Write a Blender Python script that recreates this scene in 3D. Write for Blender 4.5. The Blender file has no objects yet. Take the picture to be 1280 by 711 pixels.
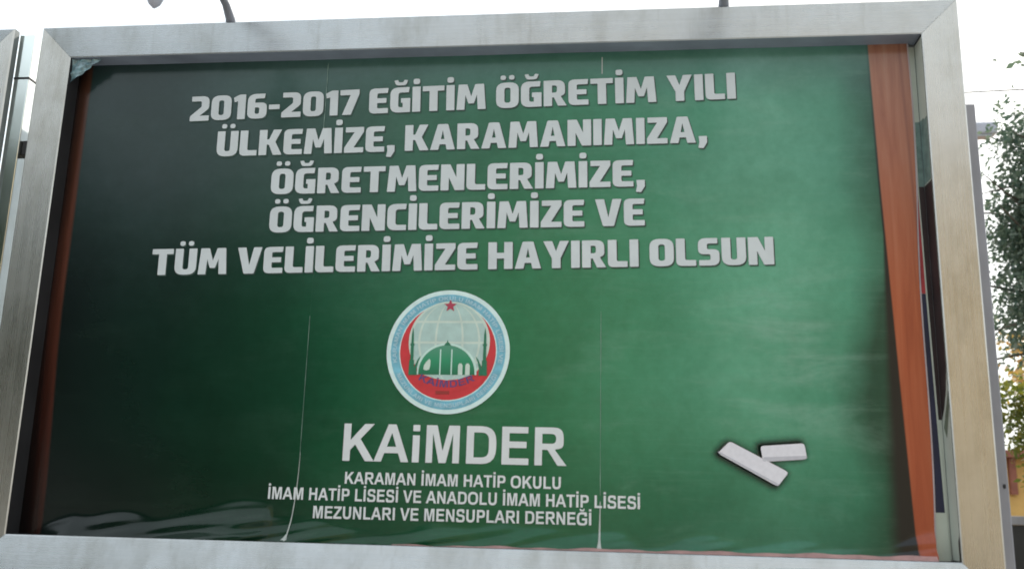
import bpy, bmesh, math, random
from mathutils import Vector, Matrix, noise as mnoise

random.seed(7)
S = bpy.context.scene
COL = S.collection
R = math.radians

# ------------------------------------------------------------ camera
cam_d = bpy.data.cameras.new('camera')
cam = bpy.data.objects.new('camera', cam_d)
COL.objects.link(cam)
S.camera = cam
Z0 = 1.4                                   # height of the lower edge of the poster opening
YAW, PITCH, ROLL = -0.113937397, 0.225754081, 0.0250912975
fwd = Vector((math.sin(YAW) * math.cos(PITCH), math.cos(YAW) * math.cos(PITCH), math.sin(PITCH)))
rgt = Vector((math.cos(YAW), -math.sin(YAW), 0))
upv = rgt.cross(fwd)
r2 = rgt * math.cos(ROLL) + upv * math.sin(ROLL)
u2 = -rgt * math.sin(ROLL) + upv * math.cos(ROLL)
cam.matrix_world = Matrix(((r2.x, u2.x, -fwd.x, 0.592828), (r2.y, u2.y, -fwd.y, -3.618886),
                           (r2.z, u2.z, -fwd.z, 0.152849 + Z0), (0, 0, 0, 1)))
cam_d.sensor_width = 36
cam_d.lens = 33.8825
cam_d.clip_end = 2000
cam_d.clip_start = 0.05
cam_d.dof.use_dof = True                   # a phone lens that sits slightly soft on the board
cam_d.dof.focus_distance = 5.2
cam_d.dof.aperture_fstop = 2.0

# ------------------------------------------------------------ world, sun, exposure
SUN_EL, SUN_AZ = R(43), R(24)              # azimuth from +Y towards +X: the sun stands behind the board
w = bpy.data.worlds.new('World')
S.world = w
w.use_nodes = True
wn = w.node_tree
bg = wn.nodes['Background']
sky = wn.nodes.new('ShaderNodeTexSky')
sky.sky_type = 'NISHITA'
sky.sun_disc = False
sky.sun_elevation = SUN_EL
sky.sun_rotation = SUN_AZ
sky.air_density = 1.3
sky.dust_density = 6.0
sky.ozone_density = 1.0
# thin even cloud veil over the whole sky: white, a little uneven
tcw = wn.nodes.new('ShaderNodeTexCoord'); nzw = wn.nodes.new('ShaderNodeTexNoise')
nzw.inputs['Scale'].default_value = 1.6; nzw.inputs['Detail'].default_value = 4
wn.links.new(tcw.outputs['Generated'], nzw.inputs['Vector'])
rw = wn.nodes.new('ShaderNodeMapRange'); rw.inputs['From Min'].default_value = 0.3; rw.inputs['From Max'].default_value = 0.7
rw.inputs['To Min'].default_value = 0.72; rw.inputs['To Max'].default_value = 0.88
wn.links.new(nzw.outputs['Fac'], rw.inputs['Value'])
mw = wn.nodes.new('ShaderNodeMix'); mw.data_type = 'RGBA'
wn.links.new(rw.outputs[0], mw.inputs[0]); wn.links.new(sky.outputs[0], mw.inputs[6])
mw.inputs[7].default_value = (5.55, 6.05, 6.30, 1)
wn.links.new(mw.outputs[2], bg.inputs[0])
bg.inputs[1].default_value = 0.12
sd = bpy.data.lights.new('sun', 'SUN')
sd.energy = 2.0
sd.angle = R(4)
sd.color = (1.0, 0.95, 0.87)
sun = bpy.data.objects.new('sun', sd)
COL.objects.link(sun)
sdir = Vector((math.sin(SUN_AZ) * math.cos(SUN_EL), math.cos(SUN_AZ) * math.cos(SUN_EL), math.sin(SUN_EL)))
sun.rotation_euler = sdir.to_track_quat('Z', 'Y').to_euler()
S.view_settings.view_transform = 'Standard'
S.view_settings.look = 'None'
S.view_settings.exposure = 1.02
S.view_settings.gamma = 1.0

# ------------------------------------------------------------ helpers
def tag(o, label=None, cat=None, group=None, kind=None):
    if label: o['label'] = label
    if cat: o['category'] = cat
    if group: o['group'] = group
    if kind: o['kind'] = kind
    return o

def empty(name, loc, label, cat, group=None):
    o = bpy.data.objects.new(name, None)
    o.empty_display_size = 0.2
    COL.objects.link(o)
    o.location = loc
    return tag(o, label, cat, group)

def link(name, me, mats, parent=None):
    o = bpy.data.objects.new(name, me)
    COL.objects.link(o)
    for m in (mats if isinstance(mats, (list, tuple)) else [mats]):
        me.materials.append(m)
    if parent is not None:
        o.parent = parent
        wl = Vector(parent.location) if parent.parent is None else Vector((0, 0, 0))   # parts stand at the origin already
        o.matrix_parent_inverse = Matrix.Translation(-wl)
    return o

def from_bm(name, bm, mats, parent=None, smooth=False):
    me = bpy.data.meshes.new(name)
    bm.normal_update()
    bm.to_mesh(me); bm.free()
    if smooth:
        for p in me.polygons: p.use_smooth = True
    return link(name, me, mats, parent)

def pydata(name, v, f, mats, parent=None, smooth=False, idx=None):
    me = bpy.data.meshes.new(name)
    me.from_pydata(v, [], f)
    me.update()
    if smooth: me.polygons.foreach_set('use_smooth', [True] * len(me.polygons))
    if idx: me.polygons.foreach_set('material_index', idx)
    return link(name, me, mats, parent)

def bm_box(bm, x0, x1, y0, y1, z0, z1, bev=0.0, rot=None, piv=None):
    r = bmesh.ops.create_cube(bm, size=1.0)
    vs = r['verts']
    for v in vs:
        v.co = Vector(((x0 + x1) / 2 + v.co.x * (x1 - x0), (y0 + y1) / 2 + v.co.y * (y1 - y0), (z0 + z1) / 2 + v.co.z * (z1 - z0)))
    if bev > 0:
        es = list({e for v in vs for e in v.link_edges})
        g = bmesh.ops.bevel(bm, geom=es, offset=bev, segments=2, affect='EDGES', profile=0.5)
        vs = list({v for v in g['verts']} | {v for v in vs if v.is_valid})
    if rot is not None:
        bmesh.ops.rotate(bm, verts=vs, cent=piv or Vector((0, 0, 0)), matrix=rot)
    return vs

def box(name, x0, x1, y0, y1, z0, z1, mat, parent=None, bev=0.0, rot=None, piv=None):
    bm = bmesh.new()
    bm_box(bm, x0, x1, y0, y1, z0, z1, bev, rot, piv)
    return from_bm(name, bm, mat, parent)

def bm_tube(bm, pts, rad, seg=12, caps=True):
    pts = [Vector(p) for p in pts]
    rads = rad if isinstance(rad, (list, tuple)) else [rad] * len(pts)
    rings = []
    for i, p in enumerate(pts):
        t = (pts[min(i + 1, len(pts) - 1)] - pts[max(i - 1, 0)]).normalized()
        a = t.cross(Vector((0, 0, 1)))
        if a.length < 1e-3: a = t.cross(Vector((0, 1, 0)))
        a.normalize(); b = t.cross(a)
        rings.append([bm.verts.new(p + (a * math.cos(2 * math.pi * k / seg) + b * math.sin(2 * math.pi * k / seg)) * rads[i]) for k in range(seg)])
    for i in range(len(rings) - 1):
        for k in range(seg):
            bm.faces.new((rings[i][k], rings[i][(k + 1) % seg], rings[i + 1][(k + 1) % seg], rings[i + 1][k]))
    if caps:
        bm.faces.new(rings[0]); bm.faces.new(rings[-1][::-1])

def tube(name, pts, rad, mat, parent=None, seg=12):
    bm = bmesh.new(); bm_tube(bm, pts, rad, seg)
    bmesh.ops.recalc_face_normals(bm, faces=bm.faces)
    return from_bm(name, bm, mat, parent, True)

# ------------------------------------------------------------ materials
def new_mat(name):
    m = bpy.data.materials.new(name); m.use_nodes = True
    nt = m.node_tree
    return m, nt, nt.nodes['Principled BSDF']

def N(nt, t, **kw):
    n = nt.nodes.new(t)
    for k, v in kw.items():
        if k == 'ins':
            for a, b in v.items(): n.inputs[a].default_value = b
        else: setattr(n, k, v)
    return n

def L(nt, a, b): nt.links.new(a, b)

def coords(nt, scale=(1, 1, 1), rot=(0, 0, 0)):
    tc = N(nt, 'ShaderNodeTexCoord')
    mp = N(nt, 'ShaderNodeMapping')
    mp.inputs['Scale'].default_value = scale
    mp.inputs['Rotation'].default_value = rot
    L(nt, tc.outputs['Object'], mp.inputs['Vector'])
    return mp.outputs['Vector']

def ramp(nt, fac, stops, interp='LINEAR'):
    r = N(nt, 'ShaderNodeValToRGB')
    r.color_ramp.interpolation = interp
    e = r.color_ramp.elements
    while len(e) > 1: e.remove(e[-1])
    e[0].position = stops[0][0]; e[0].color = tuple(stops[0][1]) + (1,)
    for p, c in stops[1:]:
        k = e.new(p); k.color = tuple(c) + (1,)
    L(nt, fac, r.inputs['Fac'])
    return r.outputs['Color']

def mix(nt, fac, a, b, mode='MIX'):
    m = N(nt, 'ShaderNodeMix', data_type='RGBA', blend_type=mode)
    for sock, val in ((m.inputs[0], fac), (m.inputs[6], a), (m.inputs[7], b)):
        if hasattr(val, 'is_output'): L(nt, val, sock)
        elif isinstance(val, (int, float)): sock.default_value = val
        else: sock.default_value = tuple(val) + ((1,) if len(val) == 3 else ())
    return m.outputs[2]

def M(nt, op, a, b=None, c=None, clamp=False):
    m = N(nt, 'ShaderNodeMath', operation=op, use_clamp=clamp)
    for i, v in enumerate((a, b, c)):
        if v is None: continue
        if hasattr(v, 'is_output'): L(nt, v, m.inputs[i])
        else: m.inputs[i].default_value = v
    return m.outputs[0]

def smooth(nt, x, a, b):
    m = N(nt, 'ShaderNodeMapRange', interpolation_type='SMOOTHSTEP')
    if hasattr(x, 'is_output'): L(nt, x, m.inputs['Value'])
    m.inputs['From Min'].default_value = a; m.inputs['From Max'].default_value = b
    return m.outputs[0]

def noise(nt, vec, scale, detail=4, rough=0.55, dist=0.0):
    n = N(nt, 'ShaderNodeTexNoise')
    L(nt, vec, n.inputs['Vector'])
    n.inputs['Scale'].default_value = scale; n.inputs['Detail'].default_value = detail
    n.inputs['Roughness'].default_value = rough; n.inputs['Distortion'].default_value = dist
    return n.outputs['Fac']

def bump(nt, h, strength, dist=0.01):
    b = N(nt, 'ShaderNodeBump')
    b.inputs['Strength'].default_value = strength; b.inputs['Distance'].default_value = dist
    L(nt, h, b.inputs['Height'])
    return b.outputs['Normal']

def plain(name, col, rough=0.6, metal=0.0, var=0.15, scale=8.0, spec=0.5, bmp=0.0, coat=0.0):
    m, nt, p = new_mat(name)
    v = coords(nt)
    f = noise(nt, v, scale, 5)
    c = ramp(nt, f, [(0.3, [x * (1 - var) for x in col]), (0.7, [min(1, x * (1 + var)) for x in col])])
    L(nt, c, p.inputs['Base Color'])
    p.inputs['Roughness'].default_value = rough; p.inputs['Metallic'].default_value = metal
    p.inputs['Specular IOR Level'].default_value = spec
    p.inputs['Coat Weight'].default_value = coat
    if bmp: L(nt, bump(nt, noise(nt, v, scale * 6, 4), bmp), p.inputs['Normal'])
    return m

def steel(name, axis, base=(0.52, 0.54, 0.55), rough=0.27):
    """brushed stainless steel, grain along an axis ('x' or 'z')"""
    m, nt, p = new_mat(name)
    sc = (0.6, 60, 160) if axis == 'x' else (160, 60, 0.6)
    g = noise(nt, coords(nt, sc), 1.0, 5, 0.7)
    big = noise(nt, coords(nt), 1.6, 4, 0.6)
    smu = noise(nt, coords(nt, (9, 9, 9)), 1.0, 6, 0.7)
    c = ramp(nt, g, [(0.25, [x * 0.92 for x in base]), (0.75, [x * 1.06 for x in base])])
    c = mix(nt, 1.0, c, ramp(nt, smu, [(0.35, (0.93, 0.92, 0.90)), (0.62, (1, 1, 1))]), 'MULTIPLY')
    stain = noise(nt, coords(nt, (3.2, 3, 1.1)), 1.0, 7, 0.68)
    c = mix(nt, 1.0, c, ramp(nt, stain, [(0.33, (0.74, 0.73, 0.70)), (0.50, (0.97, 0.97, 0.97)), (0.75, (1.06, 1.06, 1.07))]), 'MULTIPLY')
    drip = noise(nt, coords(nt, (34, 30, 1.3)), 1.0, 4, 0.6)
    c = mix(nt, 1.0, c, ramp(nt, drip, [(0.26, (0.88, 0.87, 0.85)), (0.42, (1, 1, 1))]), 'MULTIPLY')
    L(nt, c, p.inputs['Base Color'])
    p.inputs['Metallic'].default_value = 1.0
    r = M(nt, 'ADD', M(nt, 'MULTIPLY', g, 0.16), M(nt, 'MULTIPLY', big, 0.18))
    L(nt, M(nt, 'ADD', r, rough - 0.16), p.inputs['Roughness'])
    L(nt, bump(nt, M(nt, 'ADD', M(nt, 'MULTIPLY', g, 0.15), M(nt, 'MULTIPLY', big, 0.8)), 0.08, 0.004), p.inputs['Normal'])
    return m

STEEL_X = steel('brushed_steel_horizontal', 'x', (0.50, 0.515, 0.52))
STEEL_Z = steel('brushed_steel_vertical', 'z', (0.54, 0.525, 0.49))  # warmer than the horizontal steel: beige street reflections put into the base colour
POST = steel('galvanised_post_steel', 'z', (0.50, 0.51, 0.53), 0.34)
SIDEP = plain('side_grey_paint', (0.13, 0.15, 0.15), 0.55, 0.0, 0.2, 5)
LIP_TINT = plain('top_lip_reflection_tint', (0.24, 0.27, 0.33), 0.5, 0.0, 0.2, 5)  # lighter copy of the lip for the top return, bluish reflection in its colour
LIP = plain('dark_steel_lip', (0.025, 0.025, 0.027), 0.5, 0.2, 0.3, 5)
SHEET = plain('back_sheet_metal', (0.30, 0.31, 0.32), 0.5, 0.7, 0.12, 3)
LAMPM = plain('grey_lamp_paint', (0.20, 0.21, 0.24), 0.45, 0.2, 0.12, 12)
PALEM = plain('pale_lamp_paint', (0.42, 0.43, 0.50), 0.5, 0.0, 0.08, 5)
GLASSY = plain('lamp_glass', (0.35, 0.38, 0.40), 0.08, 0.0, 0.05, 3, 0.8)
WHITE_PRINT = plain('white_print', (0.70, 0.72, 0.73), 0.38, 0, 0.05, 14, 0.5)
GREY_PRINT = plain('text_print', (0.61, 0.65, 0.665), 0.40, 0, 0.06, 10, 0.5)
SHADOW_PRINT = plain('lettering_shadow_ink', (0.022, 0.055, 0.040), 0.4, 0, 0.2, 8, 0.5)
CHALK_PRINT = plain('chalk_print', (0.74, 0.72, 0.77), 0.45, 0, 0.05, 60, 0.5)

def chalkboard():
    m, nt, p = new_mat('printed_chalkboard')
    tc = N(nt, 'ShaderNodeTexCoord')
    sp = N(nt, 'ShaderNodeSeparateXYZ'); L(nt, tc.outputs['Object'], sp.inputs[0])
    x = sp.outputs['X']; z = M(nt, 'SUBTRACT', sp.outputs['Z'], Z0)
    vec = tc.outputs['Object']
    wob = M(nt, 'MULTIPLY', M(nt, 'SUBTRACT', noise(nt, vec, 1.3, 3), 0.5), 0.5)
    u = M(nt, 'DIVIDE', M(nt, 'ADD', M(nt, 'ADD', x, wob), 1.8), 3.6)
    def P(v): return (v + 1.8) / 3.6
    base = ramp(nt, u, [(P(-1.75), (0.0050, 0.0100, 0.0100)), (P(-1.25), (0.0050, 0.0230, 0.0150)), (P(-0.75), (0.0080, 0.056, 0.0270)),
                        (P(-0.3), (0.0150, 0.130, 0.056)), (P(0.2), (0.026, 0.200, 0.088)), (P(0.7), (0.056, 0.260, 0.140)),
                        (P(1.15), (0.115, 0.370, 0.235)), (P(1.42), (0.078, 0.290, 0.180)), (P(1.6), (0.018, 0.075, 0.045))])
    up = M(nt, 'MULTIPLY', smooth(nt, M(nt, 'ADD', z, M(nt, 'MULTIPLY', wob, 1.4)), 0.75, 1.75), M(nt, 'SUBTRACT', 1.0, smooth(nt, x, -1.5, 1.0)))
    base = mix(nt, M(nt, 'MULTIPLY', up, 0.85), base, mix(nt, smooth(nt, x, -1.5, 0.1), (0.024, 0.052, 0.048), (0.044, 0.120, 0.085)))  # upper left paler: the sky veil on the sheet is mixed into the print
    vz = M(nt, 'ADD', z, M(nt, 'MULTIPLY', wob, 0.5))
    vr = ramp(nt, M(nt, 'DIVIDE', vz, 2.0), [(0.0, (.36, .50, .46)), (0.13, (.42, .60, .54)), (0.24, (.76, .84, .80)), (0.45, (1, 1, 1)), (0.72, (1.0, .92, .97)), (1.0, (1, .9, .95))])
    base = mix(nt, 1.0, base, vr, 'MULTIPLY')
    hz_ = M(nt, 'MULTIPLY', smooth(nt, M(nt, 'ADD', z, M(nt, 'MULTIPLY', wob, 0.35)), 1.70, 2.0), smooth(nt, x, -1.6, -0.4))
    base = mix(nt, M(nt, 'MULTIPLY', hz_, 0.55), base, (0.10, 0.19, 0.185))      # sky glare along the top, painted into the print colour
    # wiped chalk: broad, slightly curved smears, denser right of the middle
    mp = N(nt, 'ShaderNodeMapping'); mp.inputs['Rotation'].default_value = (0, R(14), 0); mp.inputs['Scale'].default_value = (1.3, 1, 4.6)
    L(nt, vec, mp.inputs['Vector'])
    s1 = noise(nt, mp.outputs[0], 1.5, 8, 0.68, 0.35)
    mp2 = N(nt, 'ShaderNodeMapping'); mp2.inputs['Rotation'].default_value = (0, R(-6), 0); mp2.inputs['Scale'].default_value = (1.0, 1, 26)
    L(nt, vec, mp2.inputs['Vector'])
    s2 = noise(nt, mp2.outputs[0], 2.2, 6, 0.7, 0.3)
    blot = noise(nt, vec, 2.1, 4, 0.6)
    right = smooth(nt, x, -1.0, 1.1)
    sm = M(nt, 'MULTIPLY', smooth(nt, s1, 0.47, 0.74), M(nt, 'ADD', M(nt, 'MULTIPLY', right, 0.17), 0.015))
    col = mix(nt, sm, base, (0.26, 0.42, 0.33))
    sm2 = M(nt, 'MULTIPLY', smooth(nt, s2, 0.5, 0.78), M(nt, 'ADD', M(nt, 'MULTIPLY', right, 0.10), 0.006))
    col = mix(nt, sm2, col, (0.24, 0.40, 0.30))
    col = mix(nt, 1.0, col, ramp(nt, blot, [(0.3, (0.74, 0.80, 0.76)), (0.55, (1, 1, 1)), (0.75, (1.08, 1.04, 1.06))]), 'MULTIPLY')
    mot = noise(nt, vec, 22, 5, 0.7)
    col = mix(nt, 1.0, col, ramp(nt, mot, [(0.3, (0.88, 0.92, 0.90)), (0.7, (1.12, 1.07, 1.10))]), 'MULTIPLY')
    # a cloud of chalk dust above the two chalks
    dx = M(nt, 'DIVIDE', M(nt, 'SUBTRACT', x, 1.20), 0.34); dz = M(nt, 'DIVIDE', M(nt, 'SUBTRACT', z, 0.70), 0.42)
    rr = M(nt, 'SQRT', M(nt, 'ADD', M(nt, 'MULTIPLY', dx, dx), M(nt, 'MULTIPLY', dz, dz)))
    cl = M(nt, 'MULTIPLY', M(nt, 'SUBTRACT', 1.0, smooth(nt, rr, 0.2, 1.1)), smooth(nt, s1, 0.38, 0.68))
    col = mix(nt, M(nt, 'MULTIPLY', cl, 0.36), col, (0.30, 0.46, 0.38))
    # soft printed drop shadows round the printed chalks come from their own pieces
    # wooden frame printed along the right edge
    fc = N(nt, 'ShaderNodeFloatCurve')
    cv = fc.mapping.curves[0]
    pts = [(0, 1.652), (0.31, 1.629), (0.72, 1.603), (1.0, 1.589)]
    cv.points[0].location = (0, (pts[0][1] - 1.5) * 4); cv.points[1].location = (1, (pts[-1][1] - 1.5) * 4)
    for a, b in pts[1:-1]: cv.points.new(a, (b - 1.5) * 4)
    for p_ in cv.points: p_.handle_type = 'VECTOR'
    fc.mapping.update()
    L(nt, M(nt, 'DIVIDE', z, 2.0), fc.inputs['Value'])
    edge = M(nt, 'ADD', M(nt, 'DIVIDE', fc.outputs[0], 4.0), 1.5)
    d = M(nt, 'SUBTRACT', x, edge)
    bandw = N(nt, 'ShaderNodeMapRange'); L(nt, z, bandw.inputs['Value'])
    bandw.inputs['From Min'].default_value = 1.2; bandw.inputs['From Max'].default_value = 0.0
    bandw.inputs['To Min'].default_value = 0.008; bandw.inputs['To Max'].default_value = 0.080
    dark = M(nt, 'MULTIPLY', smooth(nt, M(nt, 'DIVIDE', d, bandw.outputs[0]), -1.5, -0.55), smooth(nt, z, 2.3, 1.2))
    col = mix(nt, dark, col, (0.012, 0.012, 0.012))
    mp3 = N(nt, 'ShaderNodeMapping'); mp3.inputs['Scale'].default_value = (26, 1, 1.6); L(nt, vec, mp3.inputs['Vector'])
    gr = noise(nt, mp3.outputs[0], 1.0, 6, 0.65, 0.6)
    wood = ramp(nt, gr, [(0.25, (0.30, 0.066, 0.030)), (0.5, (0.40, 0.100, 0.044)), (0.78, (0.46, 0.140, 0.068))])
    wood = mix(nt, 1.0, wood, ramp(nt, M(nt, 'DIVIDE', z, 2.0), [(0.0, (0.88, 0.74, 0.70)), (0.45, (1.0, 0.95, 0.9)), (1.0, (0.80, 1.5, 2.2))]), 'MULTIPLY')  # greyer towards the top: reflected sky veil put into the wood colour
    col = mix(nt, smooth(nt, d, -0.004, 0.004), col, wood)
    # thin groove and unprinted margin at the sheet's right edge
    gro = M(nt, 'MULTIPLY', smooth(nt, d, 0.112, 0.118), M(nt, 'SUBTRACT', 1.0, smooth(nt, d, 0.122, 0.128)))
    col = mix(nt, M(nt, 'MULTIPLY', gro, 0.5), col, (0.20, 0.07, 0.05))
    # dark wooden frame printed along the left edge
    le = M(nt, 'ADD', -1.712, M(nt, 'MULTIPLY', smooth(nt, z, 1.0, 0.0), 0.035))
    dl = M(nt, 'SUBTRACT', x, le)
    lw = ramp(nt, M(nt, 'ADD', M(nt, 'MULTIPLY', dl, 9.0), 1.0), [(0.0, (0.006, 0.005, 0.005)), (0.45, (0.012, 0.006, 0.005)), (0.72, (0.055, 0.019, 0.011)), (0.9, (0.105, 0.036, 0.022)), (1.0, (0.05, 0.026, 0.018))])
    lw = mix(nt, 1.0, lw, ramp(nt, M(nt, 'DIVIDE', z, 2.0), [(0.0, (.35, .35, .4)), (0.25, (.8, .6, .6)), (0.6, (1.2, 1.2, 1.2)), (0.95, (.8, 1, 1))]), 'MULTIPLY')
    lw = mix(nt, 1.0, lw, ramp(nt, gr, [(0.3, (.6, .6, .6)), (0.7, (1.25, 1.2, 1.2))]), 'MULTIPLY')
    col = mix(nt, smooth(nt, dl, 0.006, -0.006), col, lw)
    L(nt, col, p.inputs['Base Color'])
    p.inputs['Roughness'].default_value = 0.19
    p.inputs['Specular IOR Level'].default_value = 0.38
    L(nt, bump(nt, M(nt, 'ADD', noise(nt, vec, 5, 4), M(nt, 'MULTIPLY', noise(nt, vec, 260, 2), 0.05)), 0.06, 0.02), p.inputs['Normal'])
    return m
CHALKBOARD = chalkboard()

# ------------------------------------------------------------ ground
def ground_mat(name, col, sc, var=0.25, rough=0.9):
    m, nt, p = new_mat(name)
    v = coords(nt)
    a = noise(nt, v, sc, 8, 0.65); b = noise(nt, v, 0.35, 4)
    c = ramp(nt, a, [(0.3, [x * (1 - var) for x in col]), (0.7, [x * (1 + var) for x in col])])
    c = mix(nt, 1.0, c, ramp(nt, b, [(0.3, (.85, .84, .82)), (0.7, (1.05, 1.05, 1.05))]), 'MULTIPLY')
    L(nt, c, p.inputs['Base Color']); p.inputs['Roughness'].default_value = rough
    L(nt, bump(nt, a, 0.4, 0.01), p.inputs['Normal'])
    return m
EARTH = ground_mat('dry_earth', (0.26, 0.22, 0.16), 3)
ASPHALT = ground_mat('asphalt', (0.055, 0.055, 0.055), 40)
PAVING = ground_mat('paving_concrete', (0.36, 0.355, 0.34), 12, 0.12)
FARP = ground_mat('dark_paving', (0.15, 0.145, 0.14), 12, 0.12)
KERB = plain('kerb_stone', (0.36, 0.35, 0.33), 0.85, 0, 0.15, 6, 0.3)
PAINTW = plain('road_paint', (0.7, 0.7, 0.68), 0.7, 0, 0.1, 20)

pydata('ground', [(-600, -600, 0), (600, -600, 0), (600, 600, 0), (-600, 600, 0)], [(0, 1, 2, 3)], EARTH)['kind'] = 'structure'
# the pavement in front of and under the billboard, laid as slabs
box('pavement', -60, 60, -7.0, 3.0, -0.05, 0.118, PAVING)['kind'] = 'structure'
sl = bmesh.new()
for i in range(-14, 15):
    for j in range(0, 13):
        bm_box(sl, i * 0.6 + 0.004, i * 0.6 + 0.596, -6.5 + j * 0.6 + 0.004, -6.5 + j * 0.6 + 0.596, 0.10, 0.128 + random.uniform(-.002, .002))
o = from_bm('paving_slabs', sl, PAVING); o['kind'] = 'stuff'; o['label'] = 'concrete paving slabs laid on the pavement before the billboard'; o['category'] = 'paving'
box('kerb', -60, 60, -7.16, -7.003, -0.05, 0.13, KERB, None, 0.012)['kind'] = 'structure'
pydata('road', [(-120, -15.2, .004), (120, -15.2, .004), (120, -7.162, .004), (-120, -7.162, .004)], [(0, 1, 2, 3)], ASPHALT)['kind'] = 'structure'
v = []; f = []
for i in range(-12, 13):
    k = len(v); v += [(i * 5, -11.2, .009), (i * 5 + 2.4, -11.2, .009), (i * 5 + 2.4, -11.06, .009), (i * 5, -11.06, .009)]; f.append((k, k + 1, k + 2, k + 3))
pydata('road_marking', v, f, PAINTW)['kind'] = 'structure'
box('far_pavement', -60, 60, -18.5, -15.21, -0.05, 0.12, FARP)['kind'] = 'structure'

# ------------------------------------------------------------ billboard
W2 = 1.7732          # half width of the opening
OUT = 0.142          # width of the frame face
XO = W2 + OUT
HT = 2.0

def rail(kind, parent):
    """mitred frame rail: inner lip at y=0, outer edge set back 12 mm"""
    a = 0.0006
    prof = [(0.0, 0.004), (0.004, 0.0), (OUT - 0.006, -0.0075), (OUT, -0.002), (OUT, 0.030), (0.05, 0.0985), (0.0, 0.0985)]
    if kind == 'bottom':      # the lower rail is a sill that slopes out towards the street
        prof = [(0.0, 0.004), (0.004, 0.001), (OUT - 0.006, -0.038), (OUT, -0.030), (OUT, 0.030), (0.05, 0.0985), (0.0, 0.0985)]
    def pt(side, t, y):
        # corners of a rectangle grown by t
        xa, xb, za, zb = -W2 - t, W2 + t, Z0 - t, Z0 + HT + t
        return {'tl': (xa, y, zb), 'tr': (xb, y, zb), 'br': (xb, y, za), 'bl': (xa, y, za)}[side]
    c1, c2 = {'top': ('tl', 'tr'), 'right': ('tr', 'br'), 'bottom': ('br', 'bl'), 'left': ('bl', 'tl')}[kind]
    V1 = [Vector(pt(c1, t, y)) for t, y in prof]; V2 = [Vector(pt(c2, t, y)) for t, y in prof]
    e = (V2[0] - V1[0]).normalized() * a
    vs = [p + e for p in V1] + [p - e for p in V2]
    n = len(prof)
    fs = [(i, (i + 1) % n, n + (i + 1) % n, n + i) for i in range(n)] + [tuple(range(n - 1, -1, -1)), tuple(range(n, 2 * n))]
    bm = bmesh.new()
    bv = [bm.verts.new(p) for p in vs]
    for q in fs: bm.faces.new([bv[i] for i in q])
    bmesh.ops.recalc_face_normals(bm, faces=bm.faces)
    for fc in bm.faces:      # the return facing the opening is dark, on top with bluish reflection painted in
        c = fc.calc_center_median()
        if abs(fc.normal.y) < 0.1 and abs(c.x) <= W2 + 1e-3 and Z0 - 1e-3 <= c.z <= Z0 + HT + 1e-3: fc.material_index = 2 if kind == 'top' else 1
    for fc in bm.faces:
        c = fc.calc_center_median()
        if abs(fc.normal.x) > 0.9 and abs(c.x) > W2 + OUT * .9 and c.y > 0: fc.material_index = 3
    o = from_bm('frame_rail', bm, [STEEL_X if kind in ('top', 'bottom') else STEEL_Z, LIP, LIP_TINT, SIDEP], parent)
    return o

def billboard():
    b = empty('billboard', (0, 0, 0), 'large steel framed billboard holding the green chalkboard poster', 'billboard', 'steel billboards in a row')
    for k in ('top', 'right', 'bottom', 'left'): rail(k, b)
    box('backing_panel', -XO + 0.08, XO - 0.08, 0.0995, 0.112, Z0 - OUT + 0.03, Z0 + HT + OUT - 0.03, SHEET, b)
    box('rear_casing', -XO + 0.09, XO - 0.09, 0.1125, 0.148, Z0 - OUT + 0.02, Z0 + HT + OUT - 0.02, SHEET, b, 0.004)
    return b
BB = billboard()
GPAINT = plain('grey_post_paint', (0.27, 0.27, 0.30), 0.5, 0.1, 0.1, 4)
rp = box('post', 1.83, 2.006, 0.1485, 0.27, 0.12, Z0 + 1.764, GPAINT, BB, 0.006)
box('rivet', 1.985, 1.994, 0.1445, 0.15, Z0 + 0.26, Z0 + 0.275, LIP, rp, 0.002)
box('post', -1.86, -1.69, 0.1485, 0.27, 0.12, Z0 + 1.76, POST, BB, 0.006)
for s in (1.92, -1.775):
    box('foot_plate', s - 0.17, s + 0.17, 0.05, 0.37, 0.128, 0.142, LIP, BB, 0.003)
box('clamp', -1.9735, -1.925, 0.050, 0.10, Z0 + 1.575, Z0 + 1.64, LIP, BB, 0.004)

# copy of the board to the left; its own poster is dark
BL = bpy.data.objects.new('billboard', None); COL.objects.link(BL)
BL.location = (-3.962, 0, 0.0)
tag(BL, 'neighbouring steel billboard cut off by the left edge of the photo', 'billboard', 'steel billboards in a row')
for ch in [c for c in BB.children if c.name.split('.')[0] in ('frame_rail', 'backing_panel', 'rear_casing')]:
    c = ch.copy(); COL.objects.link(c); c.parent = BL
    c.matrix_parent_inverse = Matrix.Identity(4)
MIRR = plain('polished_post_steel', (0.74, 0.78, 0.75), 0.12, 1.0, 0.06, 5)
pt = box('post', -2.0445, -1.974, 0.0315, 0.15, 0.12, Z0 + 2.13, MIRR, BL, 0.004)
box('joint_ring', -2.0442, -1.972, 0.0295, 0.152, Z0 + 1.918, Z0 + 1.928, LIP, pt, 0.001)
box('post', -5.80, -5.69, 0.1485, 0.26, 0.12, Z0 + 2.13, MIRR, BL, 0.010)

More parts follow.
